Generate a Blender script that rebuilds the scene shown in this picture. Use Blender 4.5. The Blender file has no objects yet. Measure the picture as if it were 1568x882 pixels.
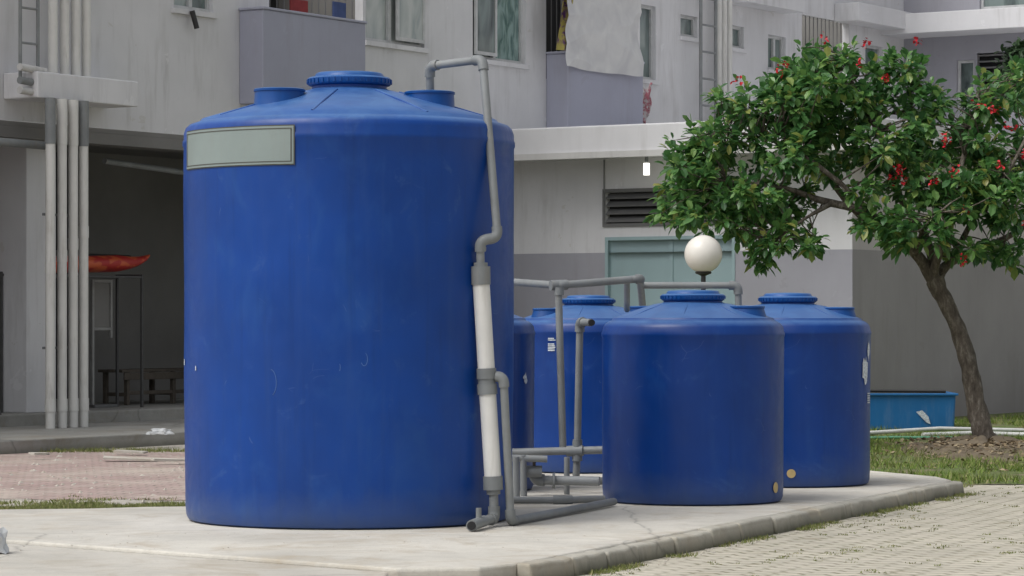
import bpy, math, random
import numpy as np
from mathutils import Vector, Matrix, noise
random.seed(7); rng=np.random.default_rng(7)
scene=bpy.context.scene
F=4582.0; H=1.45; CX=784.0; HY=490.0; SL=0.12
# ---------------- basics
def link(o,parent=None):
    scene.collection.objects.link(o)
    if parent: o.parent=parent
    return o
def empty(name,loc=(0,0,0),rot=0):
    e=bpy.data.objects.new(name,None); e.location=loc; e.rotation_euler=(0,0,rot); e.empty_display_size=.2
    return link(e)
def mesh_obj(name,verts,faces,mat=None,parent=None,smooth=False):
    me=bpy.data.meshes.new(name); me.from_pydata([tuple(v) for v in verts],[],[tuple(f) for f in faces]); me.update()
    if mat: me.materials.append(mat)
    if smooth: me.polygons.foreach_set('use_smooth',[True]*len(me.polygons))
    o=bpy.data.objects.new(name,me); return link(o,parent)
def bevel(o,w=.01,s=2,ang=35):
    m=o.modifiers.new('b','BEVEL'); m.width=w; m.segments=s; m.limit_method='ANGLE'; m.angle_limit=math.radians(ang); return o
def boxm(name,x0,x1,y0,y1,z0,z1,mat,parent=None,bev=0):
    v=[(x0,y0,z0),(x1,y0,z0),(x1,y1,z0),(x0,y1,z0),(x0,y0,z1),(x1,y0,z1),(x1,y1,z1),(x0,y1,z1)]
    f=[(0,3,2,1),(4,5,6,7),(0,1,5,4),(1,2,6,5),(2,3,7,6),(3,0,4,7)]
    o=mesh_obj(name,v,f,mat,parent)
    if bev: bevel(o,bev)
    return o
def lathe(name,prof,mat,parent=None,loc=(0,0,0),seg=96,sharp=40,wav=0):
    vs=[];fs=[];n=len(prof)
    for i in range(seg):
        a=2*math.pi*i/seg
        for r,z in prof:
            k=1+wav*noise.noise(Vector((math.cos(a)*1.3+loc[0],math.sin(a)*1.3,z*1.1))) if wav else 1
            vs.append((r*k*math.cos(a),r*k*math.sin(a),z))
    for i in range(seg):
        j=(i+1)%seg
        for k in range(n-1):
            fs.append((i*n+k,j*n+k,j*n+k+1,i*n+k+1))
    o=mesh_obj(name,vs,fs,mat,parent,smooth=True); o.location=loc
    try: o.data.set_sharp_from_angle(angle=math.radians(sharp))
    except Exception: pass
    return o
def curve(name,pts,r,mat,parent=None,res=4,taper=None):
    c=bpy.data.curves.new(name,'CURVE'); c.dimensions='3D'; c.bevel_depth=r; c.bevel_resolution=res; c.use_fill_caps=True
    s=c.splines.new('POLY'); s.points.add(len(pts)-1)
    for i,p in enumerate(pts):
        s.points[i].co=(p[0],p[1],p[2],1)
        if taper: s.points[i].radius=taper[i]
    s.use_smooth=True
    c.materials.append(mat)
    o=bpy.data.objects.new(name,c); return link(o,parent)
def rounded(pts,rad,n=6):
    P=[Vector(p) for p in pts]; out=[P[0]]; corners=[]
    for i in range(1,len(P)-1):
        a=(P[i-1]-P[i]); b=(P[i+1]-P[i]); d=min(rad,a.length*.45,b.length*.45)
        s=P[i]+a.normalized()*d; e=P[i]+b.normalized()*d
        arc=[]
        for k in range(n+1):
            t=k/n; arc.append((1-t)**2*s+2*(1-t)*t*P[i]+t*t*e)
        out+=arc
        s2=P[i]+a.normalized()*min(d*1.5,a.length*.5); e2=P[i]+b.normalized()*min(d*1.5,b.length*.5)
        corners.append([s2]+arc+[e2])
    out.append(P[-1]); return out,corners
def pipe_run(name,pts,r,mat,parent,fit=1.28):
    line,cs=rounded(pts,r*1.8)
    curve(name,line,r,mat,parent)
    for i,c in enumerate(cs): curve(name+'_elbow_%d'%(i+1),c,r*fit,M_greyfit,parent)
def cyl(name,p0,p1,r,mat,parent=None): return curve(name,[p0,p1],r,mat,parent,res=6)
def W(px,py,Y): return ((px-CX)/F*Y, Y, H+(HY-py)/F*Y)

# ---------------- materials
class NT:
    def __init__(s,name):
        s.m=bpy.data.materials.new(name); s.m.use_nodes=True; s.t=s.m.node_tree; s.n=s.t.nodes; s.l=s.t.links
        s.b=s.n['Principled BSDF']; s.out=s.n['Material Output']; s.tc=s.n.new('ShaderNodeTexCoord'); s.geo=s.n.new('ShaderNodeNewGeometry')
    def lk(s,a,b): s.l.new(a,b)
    def mapping(s,src='Object',scale=(1,1,1),rot=(0,0,0),loc=(0,0,0)):
        mp=s.n.new('ShaderNodeMapping'); mp.inputs['Scale'].default_value=scale; mp.inputs['Rotation'].default_value=rot; mp.inputs['Location'].default_value=loc
        s.lk(s.geo.outputs['Position'] if src=='World' else s.tc.outputs[src],mp.inputs['Vector']); return mp.outputs[0]
    def noise(s,vec,scale,detail=4,rough=.6,dist=0):
        t=s.n.new('ShaderNodeTexNoise'); t.inputs['Scale'].default_value=scale; t.inputs['Detail'].default_value=min(detail,4)
        t.inputs['Roughness'].default_value=rough; t.inputs['Distortion'].default_value=dist; s.lk(vec,t.inputs['Vector']); return t.outputs['Fac']
    def ramp(s,fac,stops):
        r=s.n.new('ShaderNodeValToRGB'); e=r.color_ramp.elements
        while len(e)<len(stops): e.new(.5)
        for i,(p,c) in enumerate(stops):
            e[i].position=p; e[i].color=(c[0],c[1],c[2],1) if isinstance(c,(tuple,list)) else (c,c,c,1)
        s.lk(fac,r.inputs[0]); return r.outputs[0]
    def mix(s,fac,a,b,mode='MIX'):
        x=s.n.new('ShaderNodeMix'); x.data_type='RGBA'; x.blend_type=mode
        for v,i in ((fac,0),(a,6),(b,7)):
            if isinstance(v,(int,float)): x.inputs[i].default_value=v
            elif isinstance(v,tuple): x.inputs[i].default_value=(v[0],v[1],v[2],1)
            else: s.lk(v,x.inputs[i])
        return x.outputs[2]
    def math(s,op,a,b=0):
        x=s.n.new('ShaderNodeMath'); x.operation=op
        for v,i in ((a,0),(b,1)):
            if isinstance(v,(int,float)): x.inputs[i].default_value=v
            else: s.lk(v,x.inputs[i])
        return x.outputs[0]
    def zpos(s):
        x=s.n.new('ShaderNodeSeparateXYZ'); s.lk(s.geo.outputs['Position'],x.inputs[0]); return x.outputs['Z']
    def bump(s,h,st=.3,d=.01):
        x=s.n.new('ShaderNodeBump'); x.inputs['Strength'].default_value=st; x.inputs['Distance'].default_value=d
        s.lk(h,x.inputs['Height']); s.lk(x.outputs[0],s.b.inputs['Normal'])
    def col(s,c):
        if isinstance(c,tuple): s.b.inputs['Base Color'].default_value=(c[0],c[1],c[2],1)
        else: s.lk(c,s.b.inputs['Base Color'])
    def rough(s,v):
        if isinstance(v,(int,float)): s.b.inputs['Roughness'].default_value=v
        else: s.lk(v,s.b.inputs['Roughness'])
def mul(c,k): return tuple(x*k for x in c)
def painted(name,c,var=.25,stain=.35,rough=.75,scale=1.0,dirt=(.20,.185,.165),peel=0,low=0):
    t=NT(name); v=t.mapping('World')
    n1=t.noise(v,.8*scale,6); n2=t.noise(t.mapping('World',scale=(3.0,3.0,.4)),1.3*scale,6,.7); n3=t.noise(v,14*scale,4); n0=t.noise(t.mapping('World',loc=(11,4,8)),.7*scale,3)
    base=t.mix(t.ramp(n1,[(.3,0.),(.7,1.)]),mul(c,1-var),c)
    st=t.math('MULTIPLY',t.ramp(n2,[(.50,0.),(.78,stain)]),t.ramp(n0,[(.42,.15),(.62,1.)])); base=t.mix(st,base,dirt)
    sp=t.ramp(n3,[(.62,0.),(.8,.2)]); base=t.mix(sp,base,mul(c,.6))
    if peel:
        n4=t.noise(v,2.0*scale,8,.75,.4); base=t.mix(t.ramp(n4,[(.66,0.),(.675,peel)]),base,(c[0]*.70,c[1]*.68,c[2]*.60))
        base=t.mix(t.ramp(t.noise(t.mapping('World',loc=(7,3,1)),1.5*scale,8,.75,.2),[(.66,0.),(.675,peel)]),base,mul(c,1.12))
    if low:
        base=t.mix(t.ramp(t.math('ADD',t.zpos(),t.math('MULTIPLY',n1,.6)),[(.35,low),(1.0,0.)]),base,dirt)
    t.col(base); t.rough(rough); return t.m
def simple(name,c,rough=.6,metal=0,nz=.2,scale=8):
    t=NT(name); v=t.mapping('Object'); n=t.noise(v,scale,3)
    t.col(t.mix(t.ramp(n,[(.3,0.),(.7,1.)]),mul(c,1-nz),mul(c,1+nz*.5))); t.rough(rough); t.b.inputs['Metallic'].default_value=metal
    return t.m

M_wall=painted('wall_white',(.69,.69,.705),.13,.42,peel=.4)
M_bay=painted('wall_lavender',(.375,.385,.47),.12,.30,peel=.2)
M_band=painted('wall_grey_band',(.35,.35,.39),.14,.38,peel=.25,low=.5)
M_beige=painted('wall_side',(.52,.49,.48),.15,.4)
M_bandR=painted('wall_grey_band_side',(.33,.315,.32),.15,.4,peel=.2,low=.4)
M_fascia=painted('fascia_concrete',(.60,.595,.58),.2,.7)
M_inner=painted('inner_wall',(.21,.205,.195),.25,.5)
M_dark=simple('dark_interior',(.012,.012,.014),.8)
M_teal=painted('door_teal',(.32,.44,.46),.12,.3,.5)
M_louv=painted('louvre_metal',(.16,.16,.16),.2,.3,.5)
M_frame=simple('window_frame',(.52,.53,.53),.4,0,.15)
M_whitepipe=painted('pvc_white',(.70,.695,.665),.14,.6,.4,3,(.25,.22,.17))
M_greypipe=painted('pvc_grey',(.235,.25,.255),.28,.6,.55,5,(.27,.24,.19))
M_greyfit=painted('pvc_grey_fitting',(.205,.22,.225),.28,.6,.55,5,(.27,.24,.19))
M_rust=simple('rusty_bracket',(.12,.10,.08),.8,0,.4)

def glassm(name,c1,c2,scale):
    t=NT(name); v=t.mapping('World',scale=(1,1,.3)); n=t.noise(v,scale,3,.5,1)
    t.col(t.ramp(n,[(.35,c1),(.6,c2)])); t.rough(.08); t.b.inputs['Specular IOR Level'].default_value=.7; return t.m
M_glass1=glassm('glass_curtain',(.30,.35,.34),(.50,.53,.51),3)
M_glass2=glassm('glass_dark',(.05,.065,.065),(.19,.24,.23),2.5)
M_glass3=glassm('glass_pattern',(.10,.17,.16),(.27,.38,.36),9)

def tank_mat(name,c,spec=.33):
    t=NT(name); v=t.mapping('Object')
    n1=t.noise(v,1.1,3,.6); n2=t.noise(v,4.2,4,.72,.8); n3=t.noise(t.mapping('Object',scale=(7,7,.45)),2.0,4,.65); n5=t.noise(t.mapping('Object',scale=(1,1,.6),loc=(3,1,2)),2.4,4,.72,.5)
    b=t.mix(t.ramp(n1,[(.3,0.),(.7,1.)]),mul(c,.78),mul(c,1.10))
    b=t.mix(t.ramp(n5,[(.53,0.),(.70,.30)]),b,(.018,.085,.28))
    b=t.mix(t.ramp(n2,[(.62,0.),(.76,.38)]),b,(.05,.12,.29))
    b=t.mix(t.ramp(n3,[(.52,0.),(.76,.12)]),b,(.05,.10,.21))
    b=t.mix(t.ramp(t.noise(t.mapping('Object',scale=(7,7,.4),loc=(5,5,0)),1.6,4,.65),[(.54,0.),(.80,.35)]),b,mul(c,.45))
    vo=t.n.new('ShaderNodeTexVoronoi'); vo.feature='DISTANCE_TO_EDGE'; vo.inputs['Scale'].default_value=5.5
    dv=t.n.new('ShaderNodeMix'); dv.data_type='VECTOR'; dv.inputs[0].default_value=.3
    nn=t.n.new('ShaderNodeTexNoise'); nn.inputs['Scale'].default_value=4; nn.inputs['Detail'].default_value=1; t.lk(v,nn.inputs['Vector'])
    t.lk(v,dv.inputs[4]); t.lk(nn.outputs['Color'],dv.inputs[5]); t.lk(dv.outputs[1],vo.inputs['Vector'])
    sc=t.ramp(vo.outputs['Distance'],[(0,.25),(.008,0.)]); gate=t.ramp(t.noise(v,3.7,2),[(.66,0.),(.70,1.)])
    b=t.mix(t.math('MULTIPLY',sc,gate),b,(.20,.29,.45))
    sep=t.n.new('ShaderNodeSeparateXYZ'); t.lk(v,sep.inputs[0])
    low=t.ramp(t.math('ADD',sep.outputs['Z'],t.math('MULTIPLY',n2,.25)),[(.06,.5),(.38,0.)])
    b=t.mix(low,b,(.08,.11,.16))
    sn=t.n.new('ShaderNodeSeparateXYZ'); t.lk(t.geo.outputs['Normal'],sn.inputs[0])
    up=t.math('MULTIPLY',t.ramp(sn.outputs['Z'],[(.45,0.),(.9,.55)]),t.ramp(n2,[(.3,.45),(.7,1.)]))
    b=t.mix(up,b,(.11,.24,.46))  # upward faces: dust plus sky reflection painted into the colour
    t.col(b); t.rough(t.ramp(n2,[(.3,.30),(.75,.5)])); t.b.inputs['Specular IOR Level'].default_value=spec
    t.bump(t.noise(t.mapping('Object',scale=(1,1,.6)),3.0,2),.3,.03); return t.m
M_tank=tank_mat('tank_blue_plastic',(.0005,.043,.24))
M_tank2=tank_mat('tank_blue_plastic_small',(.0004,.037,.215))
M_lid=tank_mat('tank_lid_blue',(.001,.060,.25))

def concrete(name,c,moss=0):
    t=NT(name); v=t.mapping('World')
    n1=t.noise(v,.7,4,.65); n2=t.noise(v,6,4,.75); n3=t.noise(v,45,3,.7); n4=t.noise(v,1.5,4,.75,1)
    b=t.mix(t.ramp(n1,[(.3,0.),(.7,1.)]),mul(c,.72),mul(c,1.05))
    b=t.mix(t.ramp(n2,[(.5,0.),(.75,.38)]),b,mul(c,.5))
    b=t.mix(t.ramp(n4,[(.50,0.),(.72,.62)]),b,(c[0]*.62,c[1]*.53,c[2]*.41))
    b=t.mix(t.ramp(n3,[(.55,0.),(.8,.35)]),b,mul(c,.55))
    vo=t.n.new('ShaderNodeTexVoronoi'); vo.feature='DISTANCE_TO_EDGE'; vo.inputs['Scale'].default_value=.42
    dv=t.n.new('ShaderNodeMix'); dv.data_type='VECTOR'; dv.inputs[0].default_value=.12
    nn=t.n.new('ShaderNodeTexNoise'); nn.inputs['Scale'].default_value=4; t.lk(v,nn.inputs['Vector']); t.lk(v,dv.inputs[4]); t.lk(nn.outputs['Color'],dv.inputs[5]); t.lk(dv.outputs[1],vo.inputs['Vector'])
    b=t.mix(t.ramp(vo.outputs['Distance'],[(0,.5),(.005,0.)]),b,mul(c,.3))
    if moss:
        g=t.ramp(t.math('ADD',t.zpos(),t.math('MULTIPLY',n4,.10)),[(.06,moss),(.135,0.)]); b=t.mix(g,b,(.075,.075,.045))
    t.col(b); t.rough(.9); t.bump(t.math('ADD',n2,n3),.3,.012); return t.m
M_conc=concrete('slab_concrete',(.575,.55,.49),.6)
M_conc2=concrete('apron_concrete',(.53,.505,.45))
M_ground=concrete('ground_surface',(.49,.455,.40))
M_kerb=concrete('kerb_concrete',(.45,.43,.37),.9)
M_walk=concrete('walkway_concrete',(.33,.325,.30),.5)
def pavers(name,c1,c2,mort,bw,bh,rot,weeds=True,dusty=.5):
    t=NT(name); v=t.mapping('World',rot=(0,0,rot))
    dist=t.n.new('ShaderNodeMix'); dist.data_type='VECTOR'; dist.inputs[0].default_value=.03
    nn=t.n.new('ShaderNodeTexNoise'); nn.inputs['Scale'].default_value=5; t.lk(v,nn.inputs['Vector']); t.lk(v,dist.inputs[4]); t.lk(nn.outputs['Color'],dist.inputs[5])
    br=t.n.new('ShaderNodeTexBrick'); br.inputs['Scale'].default_value=1; br.inputs['Brick Width'].default_value=bw; br.inputs['Row Height'].default_value=bh
    br.inputs['Mortar Size'].default_value=.014; br.inputs['Mortar Smooth'].default_value=.5; br.inputs['Bias'].default_value=0
    br.inputs['Color1'].default_value=(*c1,1); br.inputs['Color2'].default_value=(*c2,1)
    t.lk(dist.outputs[1],br.inputs['Vector'])
    w=t.mapping('World'); n1=t.noise(w,1.1,4); n2=t.noise(w,25,3,.7); n3=t.noise(w,3.3,4,.7); n6=t.noise(w,.8,4,.75,.6)
    mc=t.ramp(n3,[(.42,mort),(.6,(.13,.14,.06) if weeds else mul(mort,.7))]); t.lk(mc,br.inputs['Mortar'])
    b=t.mix(t.ramp(n1,[(.35,.0),(.7,.5)]),br.outputs['Color'],mul(c1,.60))
    b=t.mix(t.ramp(n2,[(.5,0.),(.8,.45)]),b,mul(c2,.5))
    b=t.mix(t.ramp(n6,[(.45,0.),(.68,dusty)]),b,(.54,.50,.42))
    b=t.mix(t.ramp(n3,[(.56,0.),(.72,.6)]),b,(.28,.24,.165))
    t.col(b); t.rough(.92); h=t.math('SUBTRACT',t.math('MULTIPLY',n2,.3),br.outputs['Fac']); t.bump(h,.8,.02); return t.m
M_pav=pavers('paving_blocks',(.57,.53,.44),(.48,.45,.37),(.24,.215,.155),.21,.105,math.radians(-24))
M_pink=pavers('pink_paving',(.44,.315,.29),(.39,.295,.27),(.27,.24,.21),.22,.11,math.radians(10),False,.6)
def soilm():
    t=NT('lawn_soil'); v=t.mapping('World'); n=t.noise(v,2,4); n2=t.noise(v,18,4,.7)
    b=t.ramp(n,[(.35,(.11,.17,.035)),(.52,(.11,.14,.04)),(.62,(.21,.17,.11))]); b=t.mix(t.ramp(n2,[(.4,0.),(.7,.6)]),b,(.05,.06,.025))
    t.col(b); t.rough(1); t.bump(n2,.6,.03); return t.m
M_soil=soilm()
def islandm(name,stops,rough=.6,trans=0,spec=.3):
    t=NT(name); t.col(t.ramp(t.geo.outputs['Random Per Island'],stops)); t.rough(rough); t.b.inputs['Specular IOR Level'].default_value=spec
    if trans:
        tr=t.n.new('ShaderNodeBsdfTranslucent'); c=t.ramp(t.geo.outputs['Random Per Island'],[(p,mul(x,1.6)) for p,x in stops]); t.lk(c,tr.inputs[0])
        ms=t.n.new('ShaderNodeMixShader'); ms.inputs[0].default_value=trans; t.lk(t.b.outputs[0],ms.inputs[1]); t.lk(tr.outputs[0],ms.inputs[2]); t.lk(ms.outputs[0],t.out.inputs[0])
    return t.m
M_grass=islandm('grass_blades',[(0,(.08,.14,.02)),(.5,(.15,.22,.04)),(.8,(.21,.26,.06)),(1,(.30,.27,.13))],.7)
M_weed=islandm('weed_blades',[(0,(.10,.13,.03)),(.6,(.17,.20,.06)),(1,(.30,.27,.14))],.8)
M_leaf=islandm('tree_leaves',[(0,(.035,.10,.035)),(.35,(.06,.16,.045)),(.7,(.10,.22,.06)),(.92,(.17,.30,.08)),(1,(.30,.30,.08))],.36,.3,.5)
M_flower=islandm('tree_flowers',[(0,(.38,.008,.015)),(1,(.55,.02,.04))],.6)
M_dead=islandm('dead_leaves',[(0,(.10,.07,.045)),(.5,(.20,.15,.09)),(1,(.34,.28,.18))],.9)
def barkm():
    t=NT('tree_bark'); v=t.mapping('Object',scale=(1,1,.35)); n=t.noise(v,14,4,.75); t.col(t.ramp(n,[(.3,(.045,.036,.028)),(.52,(.12,.10,.08)),(.7,(.26,.235,.20))])); t.rough(.9); t.bump(n,1,.04); return t.m
M_bark=barkm()

# ---------------- world, sun, camera
w=bpy.data.worlds.new('World'); scene.world=w; w.use_nodes=True; nt=w.node_tree; bg=nt.nodes['Background']
sky=nt.nodes.new('ShaderNodeTexSky'); sky.sky_type='NISHITA'; sky.sun_disc=False
EL,AZ=math.radians(56),math.radians(238)
sky.sun_elevation=EL; sky.sun_rotation=AZ; sky.dust_density=5; sky.air_density=1
hs=nt.nodes.new('ShaderNodeHueSaturation'); hs.inputs['Saturation'].default_value=.22; hs.inputs['Value'].default_value=1.12
nt.links.new(sky.outputs[0],hs.inputs['Color']); nt.links.new(hs.outputs[0],bg.inputs[0]); bg.inputs[1].default_value=.15
sd=bpy.data.lights.new('sun','SUN'); sd.energy=1.1; sd.angle=math.radians(34); sd.color=(1,.975,.94)
so=link(bpy.data.objects.new('sun',sd)); so.location=(0,0,20)
d=Vector((math.sin(AZ)*math.cos(EL),math.cos(AZ)*math.cos(EL),math.sin(EL)))
so.rotation_euler=d.to_track_quat('Z','Y').to_euler()
cam=bpy.data.cameras.new('camera'); co=link(bpy.data.objects.new('camera',cam)); co.location=(0,0,H); co.rotation_euler=(math.pi/2,0,0)
cam.lens=F/1568*36; cam.sensor_width=36; cam.shift_y=(HY-441)/1568; cam.clip_end=2000; cam.clip_start=.1
scene.camera=co
scene.view_settings.view_transform='Standard'; scene.view_settings.look='None'; scene.view_settings.exposure=0

# ---------------- ground
def poly(name,pts,z,mat,th=0,bev=0):
    n=len(pts); A2=sum(pts[i][0]*pts[(i+1)%n][1]-pts[(i+1)%n][0]*pts[i][1] for i in range(n))
    if A2<0: pts=pts[::-1]
    if not th: return mesh_obj(name,[(x,y,z) for x,y in pts],[tuple(range(n))],mat)
    v=[(x,y,z) for x,y in pts]+[(x,y,z-th) for x,y in pts]; f=[tuple(range(n))]+[(i,i+n,(i+1)%n+n,(i+1)%n) for i in range(n)]
    o=mesh_obj(name,v,f,mat)
    if bev: bevel(o,bev,3)
    return o
poly('ground',[(-600,-300),(600,-300),(600,900),(-600,900)],0,M_ground)
def rough_edge(pts,step=.25,amp=.035):
    out=[]
    for i in range(len(pts)):
        a=Vector(pts[i]); b=Vector(pts[(i+1)%len(pts)]); n=max(1,int((b-a).length/step)); nn=Vector(((b-a).y,-(b-a).x)).normalized()
        for k in range(n):
            p=a.lerp(b,k/n); q=amp*noise.noise(Vector((p.x*2,p.y*2,3)))*2; out.append((p.x+nn.x*q,p.y+nn.y*q))
    return out
slab=[(-.62,16.05),(-.17,16.1),(.02,16.35),(3.66,24.9),(3.62,25.4),(3.15,26.5),(2.4,28.3),(-1.6,28.3),(-2.15,21.4),(-2.6,21.32),(-3.0,21.12),(-3.6,21.02),(-4.3,21.3),(-5.2,21.5),(-6.2,21.95),(-8,22.4),(-8,20.2),(-3.2,18.25)]
poly('concrete_slab',slab,SL,M_conc,.14,.02)
poly('concrete_apron',[(-.66,16.02),(-3.2,18.22),(-8,20.15),(-12,15),(-4,10),(-.6,12)],.10,M_conc2,.12,.02)
poly('paving',[(-.25,12),(14,12),(14,26.6),(3.7,26.2),(3.72,24.9),(.05,16.2),(-.17,16.0),(-.5,15.9)],.004,M_pav)
poly('pink_paving',rough_edge([(-12,25.4),(-2.5,24.0),(-2.4,33),(-12,33)],.3,.15),.004,M_pink)
poly('lawn',[(3.72,25.9),(4.2,26.3),(16,26.6),(16,60),(2.5,60),(.2,30),(2.3,28.5),(3.2,26.6)],.008,M_soil)
kb=empty('kerb'); p0=Vector((.02,16.35)); p1=Vector((3.66,24.9)); dk=(p1-p0).normalized(); nk=Vector((dk.y,-dk.x)); L=(p1-p0).length; s=0;i=0
while s<L-.1:
    ln=min(random.uniform(.5,.85),L-s); a=p0+dk*(s+.004); b=p0+dk*(s+ln-.004); j=random.uniform(-.01,.01)
    m=6; v=[]; top=SL+.003+random.uniform(-.012,.004)
    for k in range(m+1):
        c=a.lerp(b,k/m); wv=.018*noise.noise(Vector((c.x*9,c.y*9,i))); wz_=.014*noise.noise(Vector((c.x*7,c.y*7,5)))
        o1=c+nk*(.11+j+wv); o2=c+nk*(.092+j+wv)
        v+=[(c.x,c.y,-.01),(c.x,c.y,top+wz_*.4),(o2.x,o2.y,top-.008+wz_),(o1.x,o1.y,-.01)]
    f=[]
    for k in range(m):
        q=k*4; f+=[(q+1,q+2,q+6,q+5),(q+2,q+3,q+7,q+6),(q,q+1,q+5,q+4)]
    f+=[(0,3,2,1),(m*4,m*4+1,m*4+2,m*4+3)]
    o=mesh_obj('stone_%d'%i,v,f,M_kerb,kb); bevel(o,.018,3,50); s+=ln;i+=1

# ---------------- tanks
def dense(prof,step=.12):
    out=[prof[0]]
    for a,b in zip(prof,prof[1:]):
        n=max(1,int(math.hypot(b[0]-a[0],b[1]-a[1])/step))
        for k in range(1,n+1): out.append((a[0]+(b[0]-a[0])*k/n,a[1]+(b[1]-a[1])*k/n))
    return out
def tank(x,y,big,fang,mat):
    e=empty('water_tank',(x,y,SL+.002))
    if big:
        prof=[(0,0),(1.04,0),(1.07,.012),(1.083,.04),(1.088,.1),(1.092,.5),(1.098,.9),(1.098,1.4),(1.1,1.9),(1.1,2.47),(1.107,2.485),(1.107,2.51),(1.1,2.525),(1.099,2.565),(1.088,2.598),(1.065,2.620),(1.03,2.632),(1.0,2.64),(.985,2.66),(.8,2.715),(.6,2.77),(.32,2.85),(.27,2.862),(.25,2.87),(.25,2.915),(0,2.915)]
        lz,lr=2.895,.28; caps=[(-.44,-.35),(.54,-.12)]; cr,cz0,cz1=.165,2.70,2.845
    else:
        prof=[(0,0),(.625,0),(.65,.012),(.66,.04),(.664,.1),(.666,.6),(.668,1.2),(.673,1.215),(.673,1.23),(.667,1.245),(.661,1.275),(.645,1.30),(.618,1.318),(.60,1.325),(.59,1.342),(.45,1.39),(.28,1.445),(.225,1.455),(.215,1.46),(.215,1.49),(0,1.49)]
        lz,lr=1.475,.235; ca=fang; caps=[(.42*math.cos(ca+k),.42*math.sin(ca+k)) for k in (0,math.radians(165))]; cr,cz0,cz1=.13,1.36,1.432
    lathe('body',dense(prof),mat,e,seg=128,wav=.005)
    k=lr/.28
    lid=[(0,lz-.01),(lr*.9,lz-.01),(lr*.98,lz),(lr,lz+.012),(lr,lz+.04*k),(lr*.96,lz+.05*k),(lr*.84,lz+.055*k),(lr*.80,lz+.075*k),(lr*.76,lz+.082*k),(lr*.35,lz+.088*k),(0,lz+.09*k)]
    lathe('lid',lid,M_lid,e,seg=72)
    for i in range(40):
        a=2*math.pi*i/40; r=lr+.001
        o=boxm('lid_grip_%d'%i,-.004,.005,-.007,.007,lz+.008,lz+.036*k,M_lid,e); o.location=(r*math.cos(a),r*math.sin(a),0); o.rotation_euler=(0,0,a)
    for i,(cx,cy) in enumerate(caps):
        lathe('cap_%d'%(i+1),[(cr*1.15,cz0-.02),(cr*1.02,cz0+.03),(cr*.98,cz1-.02),(cr*1.02,cz1-.018),(cr*1.02,cz1-.004),(cr*.97,cz1),(0,cz1+.002)],M_lid,e,(cx,cy,0),48)
    r0,z0_,r1,z1_=(.34,2.846,.97,2.668) if big else (.29,1.443,.575,1.349)
    for i in range(8):
        a=math.pi/8+i*math.pi/4+.2; c_,s_=math.cos(a),math.sin(a)
        curve('rib_%d'%i,[(r0*c_,r0*s_,z0_-.006),((r0+r1)/2*c_,(r0+r1)/2*s_,(z0_+z1_)/2-.003),(r1*c_,r1*s_,z1_-.010)],.012 if big else .007,mat,e)
    return e
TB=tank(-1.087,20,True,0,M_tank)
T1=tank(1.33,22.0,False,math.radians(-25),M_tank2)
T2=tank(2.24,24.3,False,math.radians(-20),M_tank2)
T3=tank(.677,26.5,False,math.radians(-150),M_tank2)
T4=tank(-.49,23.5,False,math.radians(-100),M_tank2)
def patch(name,parent,R,a0,a1,z0,z1,mat,off=.004):
    n=24; v=[];f=[]
    for i in range(n+1):
        a=a0+(a1-a0)*i/n
        for z in (z0,z1): v.append(((R+off)*math.sin(a),-(R+off)*math.cos(a),z))
    for i in range(n): f.append((2*i,2*i+2,2*i+3,2*i+1))
    return mesh_obj(name,v,f,mat,parent,True)
M_label=painted('label_plate',(.235,.285,.275),.15,.3,.35,2); M_lab2=simple('label_border',(.06,.06,.05),.6); M_labw=simple('sticker_white',(.55,.6,.65),.6,0,.5,60); M_or=simple('sticker_orange',(.50,.38,.17),.6)
a0,a1=math.radians(-71),math.radians(-15); z0,z1=2.31,2.565
patch('label_edge',TB,1.1,a0,a1,z0,z1,M_lab2,.008)
patch('label',TB,1.1,a0+.009,a1-.007,z0+.007,z1-.007,M_label,.011)
for nm,q in (('t',(a0+.02,a1-.018,z1-.026,z1-.020)),('b',(a0+.02,a1-.018,z0+.020,z0+.026)),('l',(a0+.02,a0+.030,z0+.026,z1-.026)),('r',(a1-.025,a1-.018,z0+.026,z1-.026))):
    patch('label_line_'+nm,TB,1.1,*q,M_lab2,.013)
for aa,zz,ww,hh in ((math.radians(-77.5),1.03,.03,.04),(math.radians(-62),1.0,.012,.03)):
    patch('sticker',TB,1.1,aa,aa+ww,zz,zz+hh,M_labw,.005)
for k in range(7):
    zz=1.06+k*.014+(.02 if k>4 else 0)
    patch('print_%d'%k,T3,.668,math.radians(-33),math.radians(-26.5+random.uniform(-1.5,0)),zz,zz+.009,M_labw,.004)
for k in range(5):
    patch('print_%d'%k,T2,.668,math.radians(66),math.radians(73),.66+k*.018,.67+k*.018,M_labw,.004)
def blob_patch(parent,R,a,z,w_,h_,mat):
    n=14; vs=[((R+.005)*math.sin(a),-(R+.005)*math.cos(a),z)]
    for i in range(n):
        t=2*math.pi*i/n; k=random.uniform(.45,1.1); aa=a+w_*k*math.cos(t); vs.append(((R+.005)*math.sin(aa),-(R+.005)*math.cos(aa),z+h_*k*math.sin(t)))
    mesh_obj('paint_smear',vs,[(0,1+i,1+(i+1)%n) for i in range(n)],mat,parent)
blob_patch(T2,.668,math.radians(62),.93,.10,.14,M_labw); blob_patch(T2,.668,math.radians(69),1.08,.05,.1,M_labw)
blob_patch(T4,.668,math.radians(62),.88,.06,.05,M_labw)
def disc(parent,R,a,z,r,mat):
    vs=[((R+.006)*math.sin(a),-(R+.006)*math.cos(a),z)]
    for i in range(20):
        t=2*math.pi*i/20; aa=a+r/R*math.cos(t); vs.append(((R+.006)*math.sin(aa),-(R+.006)*math.cos(aa),z+r*math.sin(t)))
    mesh_obj('drain_plug',vs,[(0,1+i,1+(i+1)%20) for i in range(20)],mat,parent)
disc(T1,.664,math.radians(60),.115,.04,M_or)
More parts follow.
